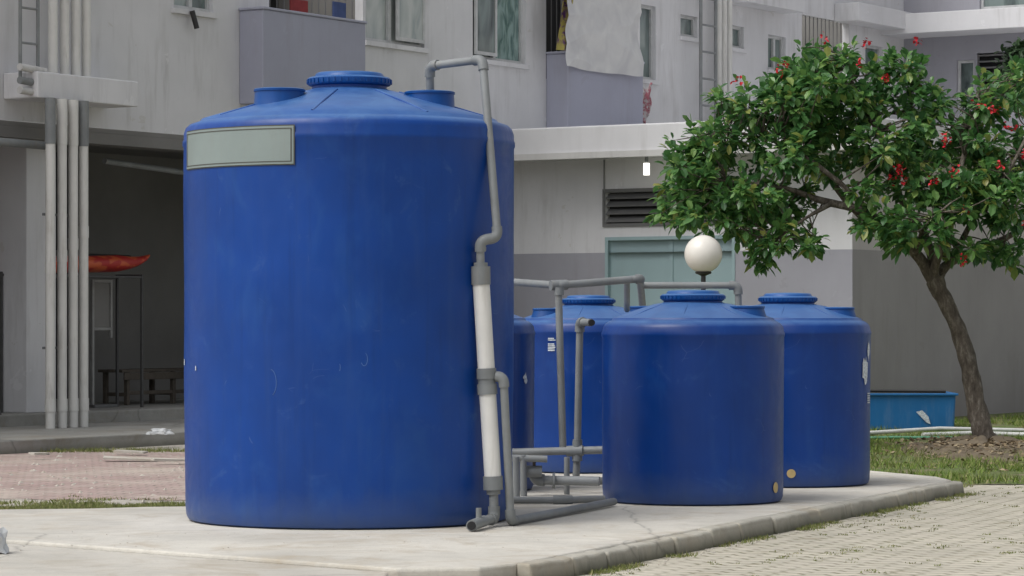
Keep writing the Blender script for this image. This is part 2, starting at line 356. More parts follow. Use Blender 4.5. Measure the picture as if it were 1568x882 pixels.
disc(T2,.664,math.radians(-3),.115,.035,M_or)
M_scr=simple('scratch_mark',(.06,.13,.32),.7)
for (ad,zc_,rr,t0,t1) in ((-24,.93,.06,-1.2,1.5),(8,1.08,.03,-2.6,1.2),(-1,1.03,.03,-.6,.5)):
    pts=[]
    for i in range(13):
        t=t0+(t1-t0)*i/12; a=math.radians(ad)+rr*.7*math.cos(t)/1.1; z=zc_+rr*1.4*math.sin(t); pts.append((1.0975*math.sin(a),-1.0975*math.cos(a),z))
    curve('scratch',pts,.0022,M_scr,TB,res=1)

# ---------------- big tank pipes
pg=empty('overflow_pipe')
YP=19.27; g=M_greypipe; r=.027
Pp=[W(659,150,19.9),W(658,101,19.85),W(739,91,19.55),W(762,364,YP),W(735,368,YP-.02),W(736,412,YP)]
pipe_run('riser',Pp,r,g,pg,1.3)
cyl('reducer_1',W(736,378,YP),W(736,384,YP),.036,M_greyfit,pg)
cyl('coupling_1',W(736,408,YP),W(736.5,436,YP),.062,M_greyfit,pg)
cyl('reducer_2',W(736,402,YP),W(736,409,YP),.045,M_greyfit,pg)
cyl('sight_pipe_1',W(736.5,430,YP),W(745,570,YP),.055,M_whitepipe,pg)
cyl('coupling_2',W(744.6,564,YP),W(745.3,580,YP),.064,M_greyfit,pg)
cyl('coupling_mid',W(745,578,YP),W(746,592,YP),.056,M_greyfit,pg)
cyl('coupling_3',W(745.8,588,YP),W(746.6,604,YP),.064,M_greyfit,pg)
cyl('sight_pipe_2',W(746.6,600,YP),W(755,735,YP),.055,M_whitepipe,pg)
cyl('coupling_4',W(754.6,729,YP),W(755.4,750,YP),.064,M_greyfit,pg)
cyl('reducer_3',W(755.4,748,YP),W(755.8,757,YP),.045,M_greyfit,pg)
def gz(px,Yv,z): return ((px-CX)/F*Yv,Yv,z)
pipe_run('branch',[W(748,576,YP),W(771,577,YP-.02),gz(782,YP+.02,SL+.034),gz(940,21.35,SL+.034)],r,g,pg,1.3)
pipe_run('drain',[W(755.6,752,YP),gz(757,YP,SL+.05),gz(738,YP-.25,SL+.05)],.03,g,pg,1.3)
cyl('drain_end',gz(741,YP-.2,SL+.05),gz(722,YP-.5,SL+.04),.036,M_greyfit,pg)
cyl('drain_bore',gz(723,YP-.49,SL+.041),gz(721.6,YP-.515,SL+.0395),.027,M_dark,pg)
pipe_run('drain_riser',[gz(733,YP-.32,SL+.05),gz(733,YP-.32,SL+.14)],.018,M_greyfit,pg)
# ---------------- manifold
mp=empty('pipe_manifold'); r=.03; Y=23.2
pipe_run('header_left',[W(640,428,24),W(770,431,24),W(855,437,Y),W(968,428,Y+.4)],r,g,mp,1.2)
pipe_run('header_mid',[W(966,428,Y+.4),W(980,427,Y+.4),W(984,470,Y+2.6)],r,g,mp,1.3)
pipe_run('header_right',[W(985,437,Y+.9),W(1130,437,Y+.9),W(1131,476,Y+.9)],r*.9,g,mp,1.35)
pipe_run('drop_t3',[W(960,430,Y+2.4),W(960,474,Y+2.9)],r*.9,g,mp)
cyl('tee_1',W(843,437,Y),W(868,436,Y+.05),.04,M_greyfit,mp)
cyl('tee_1b',W(856,440,Y),W(856,452,Y),.038,M_greyfit,mp)
pipe_run('down_1',[W(855,440,Y),W(862,690,Y)],.028,g,mp)
pipe_run('down_2',[W(905,494,Y-.6),W(888,493,Y-.35),W(884,688,Y-.3),W(882,732,Y-.3)],.028,g,mp,1.35)
cyl('down_2_bore',W(905.5,494,Y-.61),W(906.5,494,Y-.64),.024,M_dark,mp)
pipe_run('cross',[W(770,693,Y-.2),W(925,689,Y-.35)],.03,g,mp)
pipe_run('cross_low',[W(780,701,Y-.6),W(838,703,Y-.6)],.026,g,mp)
cyl('tee_2',W(868,691,Y-.3),W(893,690,Y-.33),.041,M_greyfit,mp)
cyl('tee_2b',W(884,676,Y-.31),W(884,706,Y-.31),.038,M_greyfit,mp)
pipe_run('leg_1',[W(801,697,Y-.6),gz(802,Y-.6,SL)],.026,g,mp)
pipe_run('leg_2',[W(790,700,Y-.8),gz(791,Y-.8,SL)],.026,g,mp)
pipe_run('suction',[W(818,715,Y-.5),W(820,735,Y-.5),W(918,737,Y-.6)],.036,g,mp,1.3)
pipe_run('floor_pipe',[gz(770,Y-1.6,SL+.03),gz(862,Y-1.6,SL+.03),gz(925,Y-1.45,SL+.03)],.026,g,mp)
pipe_run('leg_3',[W(868,700,Y-.4),gz(868,Y-.4,SL)],.022,g,mp)
cyl('suction_flange',W(846,736,Y-.53),W(850,736,Y-.53),.06,M_greyfit,mp)
vz=W(818,722,Y-.55); cyl('valve_body',W(806,722,Y-.55),W(830,722,Y-.55),.045,M_greyfit,mp); cyl('valve_stem',vz,(vz[0],vz[1],vz[2]+.09),.012,M_rust,mp)
cyl('valve_wheel',(vz[0],vz[1],vz[2]+.085),(vz[0],vz[1],vz[2]+.10),.045,M_greyfit,mp)
pipe_run('back_pipe',[gz(785,Y+.6,SL+.05),gz(930,Y+.6,SL+.05)],.03,g,mp)

# ---------------- building
th=math.atan2(.844,.537); cu,su=math.cos(th),math.sin(th); P0=(-6.16,36.0)
def A(px,b=0):
    r_=(px-CX)/F; return (P0[1]*r_-P0[0]-b*(su+cu*r_))/(cu-su*r_)
def B(px,a):
    r_=(px-CX)/F; return (P0[1]*r_+su*a*r_-P0[0]-cu*a)/(su+cu*r_)
def Z(py,a,b=0): return H+(HY-py)/F*(P0[1]+su*a-cu*b)
BE=empty('apartment_building',(P0[0],P0[1],0),th)
def bb(name,a0,a1,b0,b1,z0,z1,mat,bev=0): return boxm(name,a0,a1,-b1,-b0,z0,z1,mat,BE,bev)
def wall(name,axis,const,u0,u1,z0,z1,ops,mat,depth=.14):
    us=sorted({u0,u1,*[o[0] for o in ops],*[o[1] for o in ops]}); zs=sorted({z0,z1,*[o[2] for o in ops],*[o[3] for o in ops]})
    us=[u for u in us if u0<=u<=u1]; zs=[z for z in zs if z0<=z<=z1]
    def P(u,dp,z): return (u,-(const-dp),z) if axis=='a' else (const+dp,-u,z)
    v=[];f=[]
    def quad(a,b,c,d): k=len(v); v.extend([a,b,c,d]); f.append((k,k+1,k+2,k+3))
    for i in range(len(us)-1):
        for j in range(len(zs)-1):
            um=(us[i]+us[i+1])/2; zm=(zs[j]+zs[j+1])/2
            if any(o[0]<um<o[1] and o[2]<zm<o[3] for o in ops): continue
            quad(P(us[i],0,zs[j]),P(us[i+1],0,zs[j]),P(us[i+1],0,zs[j+1]),P(us[i],0,zs[j+1]))
    for o in ops:
        q=[(o[0],o[2]),(o[1],o[2]),(o[1],o[3]),(o[0],o[3])]
        for k in range(4):
            s_,e_=q[k],q[(k+1)%4]; quad(P(s_[0],0,s_[1]),P(e_[0],0,e_[1]),P(e_[0],depth,e_[1]),P(s_[0],depth,s_[1]))
    mesh_obj(name,v,f,mat,BE)
def win(name,axis,const,u0,u1,z0,z1,mull,mats,depth=.10,sill=True,fw=.05):
    def bx(nm,ua,ub,da,db,za,zb,m):
        if axis=='a': bb(name+'_'+nm,ua,ub,const-db,const-da,za,zb,m)
        else: boxm(name+'_'+nm,const+da,const+db,-ub,-ua,za,zb,m,BE)
    cuts=[u0]+mull+[u1]
    for i in range(len(cuts)-1): bx('pane_%d'%i,cuts[i]+.001,cuts[i+1]-.001,depth,depth+.02,z0,z1,mats[i%len(mats)])
    bx('fl',u0,u0+fw,depth-.04,depth-.002,z0,z1,M_frame); bx('fr',u1-fw,u1,depth-.04,depth-.002,z0,z1,M_frame)
    bx('ft',u0+fw,u1-fw,depth-.04,depth-.002,z1-fw,z1,M_frame); bx('fb',u0+fw,u1-fw,depth-.04,depth-.002,z0,z0+fw,M_frame)
    for i,m_ in enumerate(mull): bx('m%d'%i,m_-fw*.7,m_+fw*.7,depth-.05,depth-.004,z0+fw,z1-fw,M_frame)
    if sill: bx('sill',u0-.05,u1+.05,-.05,.03,z0-.07,z0-.003,M_wall)

ZT=10.5
def fop(px0,px1,py0,py1,b=0):
    a0_,a1_=A(px0,b),A(px1,b); am=(a0_+a1_)/2; return [a0_,a1_,Z(py1,am,b),Z(py0,am,b)]
W0=fop(266,326,-70,16); W1=fop(560,650,-90,68); W2=fop(724,805,-70,94); W3=fop(980,1004,8,122)
W4=fop(1042,1068,24,57); W5=fop(1120,1139,40,74); W6=fop(1176,1203,55,108)
O1=[A(412,0),A(556,0),5.2,7.2]; O2=[A(836,0),A(978,0),5.2,7.3]; O3=[A(1228),A(1300),Z(150,A(1260)),Z(28,A(1260))]
W7=fop(1325,1352,70,120)
ops=[W0,W1,W2,W3,W4,W5,W6,W7,O1,O2,O3]
wall('facade','a',0,-6,25.5,3.86,ZT,ops,M_wall)
win('w0','a',0,*W0,[(W0[0]+W0[1])/2],[M_glass1,M_glass2]); win('w1','a',0,*W1,[W1[0]+(W1[1]-W1[0])*.45],[M_glass1]); win('w2','a',0,*W2,[W2[0]+(W2[1]-W2[0])*.45],[M_glass2,M_glass3])
win('w3','a',0,*W3,[],[M_glass2]); win('w4','a',0,*W4,[],[M_glass2]); win('w5','a',0,*W5,[],[M_glass2]); win('w6','a',0,*W6,[(W6[0]+W6[1])/2],[M_glass2]); win('w7','a',0,*W7,[],[M_glass2])
for k,(Wn,f0,f1) in enumerate(((W1,.5,.98),(W2,.02,.42))):
    a_,b_=Wn[0]+(Wn[1]-Wn[0])*f0,Wn[0]+(Wn[1]-Wn[0])*f1; z_=Wn[2]+.06; zt=Wn[3]-.06
    for nm,q in (('l',(a_,a_+.05,z_,zt)),('r',(b_-.05,b_,z_,zt)),('b',(a_+.05,b_-.05,z_,z_+.05)),('t',(a_+.05,b_-.05,zt-.05,zt))):
        bb('sash%d_%s'%(k,nm),q[0],q[1],.0,.035,q[2],q[3],M_frame)
    bb('sash%d_glass'%k,a_+.05,b_-.05,.01,.02,z_+.05,zt-.05,M_glass1 if k==0 else M_glass2)
for k,O in enumerate((O1,O2,O3)):
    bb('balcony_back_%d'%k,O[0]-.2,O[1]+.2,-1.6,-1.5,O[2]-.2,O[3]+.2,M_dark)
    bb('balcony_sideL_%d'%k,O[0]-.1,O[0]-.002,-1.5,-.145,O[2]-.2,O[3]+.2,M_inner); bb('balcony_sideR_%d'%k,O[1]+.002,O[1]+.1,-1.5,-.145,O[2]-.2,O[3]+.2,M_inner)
    n=int((O[1]-O[0])/.16)
    for i in range(n): bb('grille_%d_%d'%(k,i),O[0]+.08+i*.16,O[0]+.092+i*.16,-.06,-.048,O[2],O[3],M_louv)
M_red=simple('cloth_red',(.25,.03,.03),.8); M_blu=simple('cloth_blue',(.05,.08,.2),.8)
bb('towel_1',O1[0]+.5,O1[0]+.9,-.03,-.01,5.5,5.85,M_red); bb('towel_2',O1[0]+1.5,O1[0]+1.8,-.03,-.01,5.5,5.9,M_blu)
bp=.40
for k,(px0,px1) in enumerate(((366,560),(836,985))):
    a0_=A(px0,0); a1_=A(px1,bp); z0_=4.33 if k==0 else 4.262
    bb('bay_%d'%k,a0_,a1_,.002,bp,z0_,5.58,M_bay,.015); bb('bay_cap_%d'%k,a0_-.02,a1_+.02,.003,bp+.02,5.58,5.615,M_bay,.01)
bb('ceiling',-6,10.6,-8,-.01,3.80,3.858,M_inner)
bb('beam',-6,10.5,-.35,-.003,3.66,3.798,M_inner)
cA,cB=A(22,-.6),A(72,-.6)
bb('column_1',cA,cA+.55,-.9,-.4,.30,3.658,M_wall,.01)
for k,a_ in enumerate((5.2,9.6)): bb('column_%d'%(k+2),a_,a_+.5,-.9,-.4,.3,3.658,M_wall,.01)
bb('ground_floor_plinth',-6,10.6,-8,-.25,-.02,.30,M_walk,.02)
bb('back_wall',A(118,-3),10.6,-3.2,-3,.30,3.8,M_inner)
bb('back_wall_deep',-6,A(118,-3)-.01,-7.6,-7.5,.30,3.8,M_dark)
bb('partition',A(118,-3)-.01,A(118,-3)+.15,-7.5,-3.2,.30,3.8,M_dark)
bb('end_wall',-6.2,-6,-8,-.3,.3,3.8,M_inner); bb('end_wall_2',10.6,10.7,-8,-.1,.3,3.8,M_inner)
bb('walkway',-8,9.5,-.248,2.6,-.02,.15,M_walk,.015)
la,lb=A(88,.55),A(212,.55); zt_=Z(112,la,.55); zb_=Z(152,la,.55)
bb('pipe_ledge',A(150,.55)-1.1,lb,.003,.55,zb_,zt_,M_wall,.015)
for k,px in enumerate((77,95,112,128)):
    bq=.62; a_=A(px,bq)
    curve('downpipe_%d'%k,[(a_,-bq,.151),(a_,-bq,zb_-.0)],.058,M_whitepipe,BE,res=6)
    curve('downpipe_sleeve_%d'%k,[(a_,-bq,.35),(a_,-bq,.5)],.066,M_whitepipe,BE,res=6)
    curve('downpipe_sleeve2_%d'%k,[(a_,-bq,2.0+.15*k),(a_,-bq,2.14+.15*k)],.064,M_whitepipe,BE,res=6)
    curve('downpipe_grey_%d'%k,[(a_,-bq,zb_-.55),(a_,-bq,zb_)],.064,M_greypipe if k in(0,3) else M_whitepipe,BE,res=6)
    bq2=.3; a2=A(px+4,bq2)
    curve('downpipe_up_%d'%k,[(a2,-bq2,zt_),(a2,-bq2,ZT)],.058,M_whitepipe,BE,res=6)
for k,z_ in enumerate((1.1,2.7)): bb('pipe_clamp_%d'%k,A(70,.6),A(134,.6),.545,.56,z_,z_+.03,M_greyfit)
curve('under_pipe',[(-4,-.3,3.6),(A(80,.3),-.3,3.56)],.05,M_greypipe,BE)
curve('under_pipe_2',[(A(160,-.6),.6,3.5),(A(280,-.6),.6,3.42)],.04,M_greypipe,BE)
for k,px in enumerate((31,58)):
    a_=A(px,.35); curve('ladder_rail_%d'%k,[(a_,-.35,Z(120,a_)),(a_,-.35,ZT)],.022,M_greypipe,BE)
for i in range(14):
    z_=4.35+i*.42; curve('ladder_rung_%d'%i,[(A(31,.35),-.35,z_),(A(58,.35),-.35,z_)],.015,M_greypipe,BE)
for k,py in enumerate((105,125,140)):
    a_=A(30,.45); curve('stub_%d'%k,[(a_,-.45,Z(py,a_)),(a_+.45,-.45,Z(py+3,a_))],.045,M_greypipe if k%2 else M_fascia,BE)
for k,px in enumerate((1073,1096)):
    a_=A(px,.3); curve('ladderR_rail_%d'%k,[(a_,-.3,4.3),(a_,-.3,ZT)],.03,M_greypipe,BE)
for i in range(12): curve('ladderR_rung_%d'%i,[(A(1073,.3),-.3,4.6+i*.45),(A(1096,.3),-.3,4.6+i*.45)],.018,M_greypipe,BE)
for k,px in enumerate((1101,1109,1117)): a_=A(px,.2); curve('downR_%d'%k,[(a_,-.2,4.3),(a_,-.2,ZT)],.05,M_whitepipe,BE)
bb('upper_box',A(1138,.35),A(1225,.35),.003,.45,Z(18,A(1180)),ZT,M_wall,.01)
bb('ledge_right',A(1300,.3),25.45,.003,.5,Z(45,A(1340)),Z(18,A(1340)),M_wall,.01)
wa=25.5
def wz(py,px): b_=B(px,wa); return H+(HY-py)/F*(P0[1]+su*wa-cu*b_)
WW=[[B(1465,wa),B(1492,wa),wz(165,1480),wz(92,1480)],[B(1496,wa),B(1560,wa),wz(165,1530),wz(80,1530)],[B(1500,wa),B(1575,wa),wz(12,1540),wz(-60,1540)]]
wall('right_wing','b',wa,0,16,0,ZT,WW,M_band)
win('rw0','b',wa,*WW[0],[],[M_glass2],sill=False); win('rw2','b',wa,*WW[2],[],[M_glass2],sill=False)
o=WW[1]; boxm('rw_dark',wa+.13,wa+.15,-o[1],-o[0],o[2],o[3],M_dark,BE)
for i in range(9):
    z_=o[2]+(i+.5)*(o[3]-o[2])/9; boxm('rw_louvre_%d'%i,wa+.02,wa+.10,-o[1],-o[0],z_,z_+.03,M_louv,BE)
boxm('wing_beam',wa-1.0,wa-.002,-16,-.0,wz(58,1420),wz(28,1420),M_wall,BE,.01)
aw=10.72; bC=B(1305,aw)
Vt=[B(927,aw),B(1120,aw)]
def az(py,px,a=aw): b_=B(px,a); return H+(HY-py)/F*(P0[1]+su*a-cu*b_)
vent=[Vt[0],Vt[1],az(341,1000),az(293,1000)]; door=[B(927,aw),B(1126,aw),.02,az(362,1000)]
zb=az(386,1000)
wall('annex_front_upper','b',aw,-.1,bC,zb,3.85,[vent,[door[0],door[1],zb,door[3]]],M_wall)
wall('annex_front_lower','b',aw-.004,-.1,bC+.004,0,zb,[[door[0],door[1],0.01,zb]],M_band)
wall('annex_side_upper','a',bC,aw,25.4,zb,3.85,[],M_beige); wall('annex_side_lower','a',bC+.004,aw-.004,25.4,0,zb,[],M_bandR)
bb('annex_roof',10.06,25.49,.003,bC+.45,3.81,4.26,M_wall,.02)
bb('annex_drip',10.03,10.055,.003,bC+.45,3.79,3.88,M_fascia)
boxm('vent_dark',aw+.12,aw+.14,-vent[1],-vent[0],vent[2],vent[3],M_dark,BE)
for i in range(4):
    z_=vent[2]+(i+.15)*(vent[3]-vent[2])/4
    v=[(aw+.01,-vent[1],z_),(aw+.01,-vent[0],z_),(aw+.10,-vent[0],z_+.075),(aw+.10,-vent[1],z_+.075)]; mesh_obj('vent_slat_%d'%i,v+[(p[0],p[1],p[2]+.012) for p in v],[(0,1,2,3),(4,5,6,7),(0,1,5,4),(2,3,7,6)],M_louv,BE)
for nm,q in (('t',(vent[0]-.04,vent[1]+.04,vent[3],vent[3]+.05)),('b',(vent[0]-.04,vent[1]+.04,vent[2]-.05,vent[2])),('l',(vent[0]-.04,vent[0],vent[2],vent[3])),('r',(vent[1],vent[1]+.04,vent[2],vent[3]))):
    boxm('vent_frame_'+nm,aw-.02,aw+.03,-q[1],-q[0],q[2],q[3],M_louv,BE)
dm=(door[0]+door[1])/2
for k,(d0,d1) in enumerate(((door[0]+.05,dm-.005),(dm+.005,door[1]-.05))):
    boxm('door_leaf_%d'%k,aw+.06,aw+.10,-d1,-d0,.05,door[3]-.05,M_teal,BE)
for nm,q in (('t',(door[0],door[1],door[3]-.05,door[3])),('l',(door[0],door[0]+.05,0,door[3]-.05)),('r',(door[1]-.05,door[1],0,door[3]-.05))):
    boxm('door_frame_'+nm,aw-.015,aw+.06,-q[1],-q[0],q[2],q[3],M_teal,BE)
boxm('door_post_line',aw+.045,aw+.058,-(dm+.03),-(dm-.03),.05,door[3]-.06,M_teal,BE)
b_=B(925,aw-.03); curve('conduit',[(aw-.03,-b_,az(292,925)),(aw-.03,-b_,3.80)],.012,M_greyfit,BE)
tl=NT('lamp_glow'); tl.b.inputs['Emission Color'].default_value=(1,.97,.88,1); tl.b.inputs['Emission Strength'].default_value=3; tl.col((.9,.9,.85))
a_l=10.35; bl=B(990,a_l); zl=az(268,990,a_l)
le=empty('bulkhead_lamp')
def loc2w(a,b,z): return (P0[0]+cu*a+su*b,P0[1]+su*a-cu*b,z)
curve('tube',[loc2w(a_l,bl,zl),loc2w(a_l,bl,zl+.17)],.045,tl.m,le); cyl('holder',loc2w(a_l,bl,zl+.17),loc2w(a_l,bl,3.805),.025,M_greyfit,le)
M_blk=simple('black_plastic',(.02,.02,.02),.5)
a_=A(296,.1); curve('hose_clip',[(a_,-.08,W0[2]-.02),(a_+.05,-.12,W0[2]-.25)],.035,M_blk,BE)

# ---------------- laundry
def cloth(name,parent,fn,nu,nv,mat):
    v=[];f=[]
    for j in range(nv+1):
        for i in range(nu+1): v.append(fn(i/nu,j/nv))
    for j in range(nv):
        for i in range(nu): k=j*(nu+1)+i; f.append((k,k+1,k+nu+2,k+nu+1))
    return mesh_obj(name,v,f,mat,parent,True)
def clothm(name,c1,c2,sc,lo=.42,hi=.55):
    t=NT(name); v=t.mapping('World'); n=t.noise(v,sc,3,.5,.6); t.col(t.ramp(n,[(lo,c1),(hi,c2)])); t.rough(.9); return t.m
M_sheet=clothm('sheet_fabric',(.64,.64,.63),(.52,.52,.53),3,.3,.7); M_purp=clothm('purple_fabric',(.10,.03,.14),(.35,.30,.08),9); M_pinkc=clothm('pink_fabric',(.35,.12,.15),(.45,.42,.42),14)
la_=empty('laundry')
s0,s1=A(866,bp+.1),A(984,bp+.1)
def sheet(u,v):
    a=s0+(s1-s0)*u
    fold=math.sin(u*10+1.0*v+1.5*math.sin(v*3+u*2))*.035+math.sin(u*4-v*9)*.02
    cr=(1-abs(noise.noise(Vector((u*2.5+v*1.5,v*3.5-u,2)))*2))*.05
    z=5.36+(1-v)*1.9+.02*noise.noise(Vector((u*5,0,3)))*v-.02*math.sin(u*math.pi)*v
    return loc2w(a,bp+.06+fold+cr,z)
cloth('sheet',la_,sheet,90,120,M_sheet)
p0_,p1_=A(850,bp+.05),A(868,bp+.05)
cloth('curtain',la_,lambda u,v:loc2w(p0_+(p1_-p0_)*u+(1-v)*.3,bp+.06+.03*math.sin(u*8+v*3),5.60+(1-v)*1.4),12,20,M_purp)
q0,q1=A(983,.2),A(998,.2)
cloth('towel',la_,lambda u,v:loc2w(q0+(q1-q0)*u*(1-.4*v),.2+.05*math.sin(u*10+v*6),Z(132+v*50+8*math.sin(u*5),q0,.2)),10,16,M_pinkc)

# ---------------- globe lamp
gl=empty('globe_lamp',(293/F*30,30,0)); zc=H+101/F*30
tg=NT('globe_opal'); n=tg.noise(tg.mapping('Object'),4,4); tg.col(tg.mix(tg.ramp(n,[(.4,0.),(.8,.35)]),(.70,.675,.62),(.52,.46,.38))); tg.rough(.3)
lathe('globe',[(max(0,.19*math.sin(math.pi*i/28)),zc-.19*math.cos(math.pi*i/28)) for i in range(29)],tg.m,gl,seg=56,sharp=180)
lathe('neck',[(.075,zc-.20),(.085,zc-.185),(.06,zc-.165)],M_blk,gl,seg=32)
lathe('pole',[(.09,0),(.09,.03),(.05,.08),(.028,.15),(.024,zc-.22),(.075,zc-.195)],M_blk,gl,seg=24)

# ---------------- blue basin
M_cy=painted('basin_blue',(.008,.135,.36),.2,.4,.5,2,(.22,.28,.36)); bs=empty('plastic_basin')
xl,xr=W(1270,0,39.2)[0],W(1467,0,38.6)[0]; yb=38.8
v=[(xl+.03,yb,0.01),(xr-.02,yb,0.01),(xr-.02,yb+1.2,.01),(xl+.03,yb+1.2,.01),(xl,yb-.03,.47),(xr,yb-.03,.47),(xr,yb+1.23,.47),(xl,yb+1.23,.47)]
bevel(mesh_obj('shell',v,[(0,3,2,1),(0,1,5,4),(1,2,6,5),(2,3,7,6),(3,0,4,7)],M_cy,bs),.03,3)
for nm,q in (('f',(xl-.03,xr+.03,yb-.06,yb-.0)),('b',(xl-.03,xr+.03,yb+1.2,yb+1.26)),('l',(xl-.03,xl+.03,yb,yb+1.2)),('r',(xr-.03,xr+.03,yb,yb+1.2))): boxm('rim_'+nm,*q,.47,.50,M_cy,bs,.008)
boxm('cover',xl+.04,xr-.04,yb+.02,yb+1.18,.485,.495,M_blk,bs)
curve('rod',[(xl,yb+.3,.53),(xr-.1,yb+.2,.52)],.02,M_blk,bs)
mesh_obj('scrape',[(xr-.52,yb-.034,.26),(xr-.38,yb-.030,.12),(xr-.33,yb-.028,.10),(xr-.36,yb-.032,.2),(xr-.44,yb-.035,.28)],[(0,1,2,3,4)],M_labw,bs)
lp=empty('garden_pipe'); gp=simple('pipe_pale',(.55,.56,.54),.5)
curve('pipe_1',[(5.0,36.4,.05),(5.7,37,.05),(6.6,36.2,.05),(8,34,.05)],.03,gp,lp); curve('pipe_2',[(4.2,37,.04),(5.4,37.8,.08),(7.5,37.6,.04)],.025,gp,lp)
curve('pipe_3',[(3.7,35.5,.04),(4.6,35.9,.04),(5.6,35.6,.04)],.02,simple('hose_green',(.1,.3,.18),.5),lp)

# ---------------- bench, board, kayak
M_wood=simple('old_wood',(.10,.085,.068),.8,0,.3,12)
bn=empty('wooden_bench',(P0[0],P0[1],0),th)
def lb2(par,name,a0,a1,b0,b1,z0,z1,mat): return boxm(name,a0,a1,-b1,-b0,z0,z1,mat,par,.006)
ba,bz=A(180,-1.6),A(330,-1.6); bsz=Z(566,ba,-1.6)
for i in range(3): lb2(bn,'seat_%d'%i,ba,bz,-1.95+i*.15,-1.82+i*.15,bsz-.04,bsz,M_wood)
for i,a_ in enumerate((ba+.08,(ba+bz)/2,bz-.15)):
    for j,b1 in enumerate((-1.93,-1.56)): lb2(bn,'leg_%d_%d'%(i,j),a_,a_+.06,b1,b1+.06,.3,bsz-.04,M_wood)
    lb2(bn,'stretcher_%d'%i,a_+.01,a_+.05,-1.87,-1.56,.42,.47,M_wood)
lb2(bn,'rail',ba+.14,bz-.15,-1.55,-1.51,.44,.49,M_wood); lb2(bn,'apron',ba,bz,-1.50,-1.475,bsz-.14,bsz-.045,M_wood)
sb=empty('notice_board',(P0[0],P0[1],0),th); s_a,s_b=A(140,-1.2),A(171,-1.2); zb1,zb2=Z(506,s_a,-1.2),Z(428,s_a,-1.2)
M_fr2=simple('board_frame',(.30,.30,.29),.5)
for nm,q in (('l',(s_a,s_a+.04,.3,zb2)),('r',(s_b-.04,s_b,zb1-.1,zb2)),('t',(s_a+.04,s_b-.04,zb2-.04,zb2)),('b',(s_a+.04,s_b-.04,zb1,zb1+.04))): lb2(sb,nm,q[0],q[1],-1.22,-1.18,q[2],q[3],M_fr2)
lb2(sb,'panel',s_a+.04,s_b-.04,-1.21,-1.20,zb1+.04,zb2-.04,M_inner); lb2(sb,'foot',s_a-.05,s_b,-1.4,-1.1,.3,.34,M_louv)
ky=empty('kayak'); t=NT('kayak_red'); t.col(t.ramp(t.noise(t.mapping('World',scale=(2,2,5)),1.5,2),[(.50,(.40,.02,.015)),(.56,(.55,.10,.03))])); t.rough(.5)
v=[];f=[];N=30
c0=Vector(loc2w(A(-40,-1.0),-1.0,Z(402,A(-40,-1)))); c1=Vector(loc2w(A(228,-1.0),-1.0,Z(398,A(228,-1.))))
for i in range(N+1):
    s=i/N; c=c0.lerp(c1,s); rr=.02+.16*max(0,min(1,math.sin(math.pi*s)*1.7))**.8
    for k in range(12):
        q=2*math.pi*k/12; v.append((c.x+rr*1.2*math.cos(q)*su,c.y-rr*1.2*math.cos(q)*cu,c.z+rr*.62*math.sin(q)+.10*(2*s-1)**8-.03))
for i in range(N):
    for k in range(12): f.append((i*12+k,i*12+(k+1)%12,(i+1)*12+(k+1)%12,(i+1)*12+k))
mesh_obj('hull',v,f,t.m,ky,True)
cc=c0.lerp(c1,.62); curve('cockpit',[(c0.lerp(c1,.6).x,c0.lerp(c1,.6).y,cc.z+.06),(c0.lerp(c1,.88).x,c0.lerp(c1,.88).y,cc.z+.05)],.05,M_blk,ky)
rk=empty('storage_rack',(P0[0],P0[1],0),th); kz=min(c0.z,c1.z)-.12
M_rk=simple('rack_steel',(.07,.07,.07),.6)
ra0,ra1=A(-20,-1.0),A(200,-1.0)
for a_ in (ra0,ra1-.05):
    for b_ in (-1.22,-.8): lb2(rk,'post',a_,a_+.035,b_,b_+.035,.3,kz+.02,M_rk)
    lb2(rk,'arm',a_,a_+.035,-1.185,-.8,kz-.02,kz+.02,M_rk)
for b_ in (-1.22,-.8): lb2(rk,'rail',ra0+.035,ra1-.05,b_+.005,b_+.03,kz-.035,kz-.003,M_rk)

mo=empty('motorcycle',(W(-62,0,32.2)[0],32.2,0))
def torus(name,loc,R,r_,mat,par):
    pts=[(R*math.cos(2*math.pi*i/32)+loc[0],loc[1],R*math.sin(2*math.pi*i/32)+loc[2]) for i in range(33)]; return curve(name,pts,r_,mat,par)
for k,x in enumerate((.12,-1.13)):
    torus('tyre_%d'%k,(x,0,.29),.245,.045,M_blk,mo); torus('rim_%d'%k,(x,0,.29),.2,.015,M_greyfit,mo)
    for i in range(6): a_=i*math.pi/6; curve('spoke_%d_%d'%(k,i),[(x-.2*math.cos(a_),0,.29-.2*math.sin(a_)),(x+.2*math.cos(a_),0,.29+.2*math.sin(a_))],.008,M_greyfit,mo)
curve('body',[(.22,0,.62),(0,0,.72),(-.35,0,.70),(-.55,0,.5),(-.8,0,.48),(-.95,0,.9)],.10,M_blk,mo,taper=[.5,1,1.1,1,.8,.6]); curve('fork',[(-.93,0,.95),(-1.13,0,.3)],.03,M_greyfit,mo)
curve('handlebar',[(-.85,-.3,1.02),(-.92,0,.98),(-.85,.3,1.02)],.018,M_greyfit,mo); curve('swingarm',[(.12,.07,.29),(-.5,.07,.35)],.03,M_greyfit,mo); curve('rear_fender',[(.42,0,.42),(.36,0,.56),(.2,0,.64),(0,0,.64)],.04,M_blk,mo)

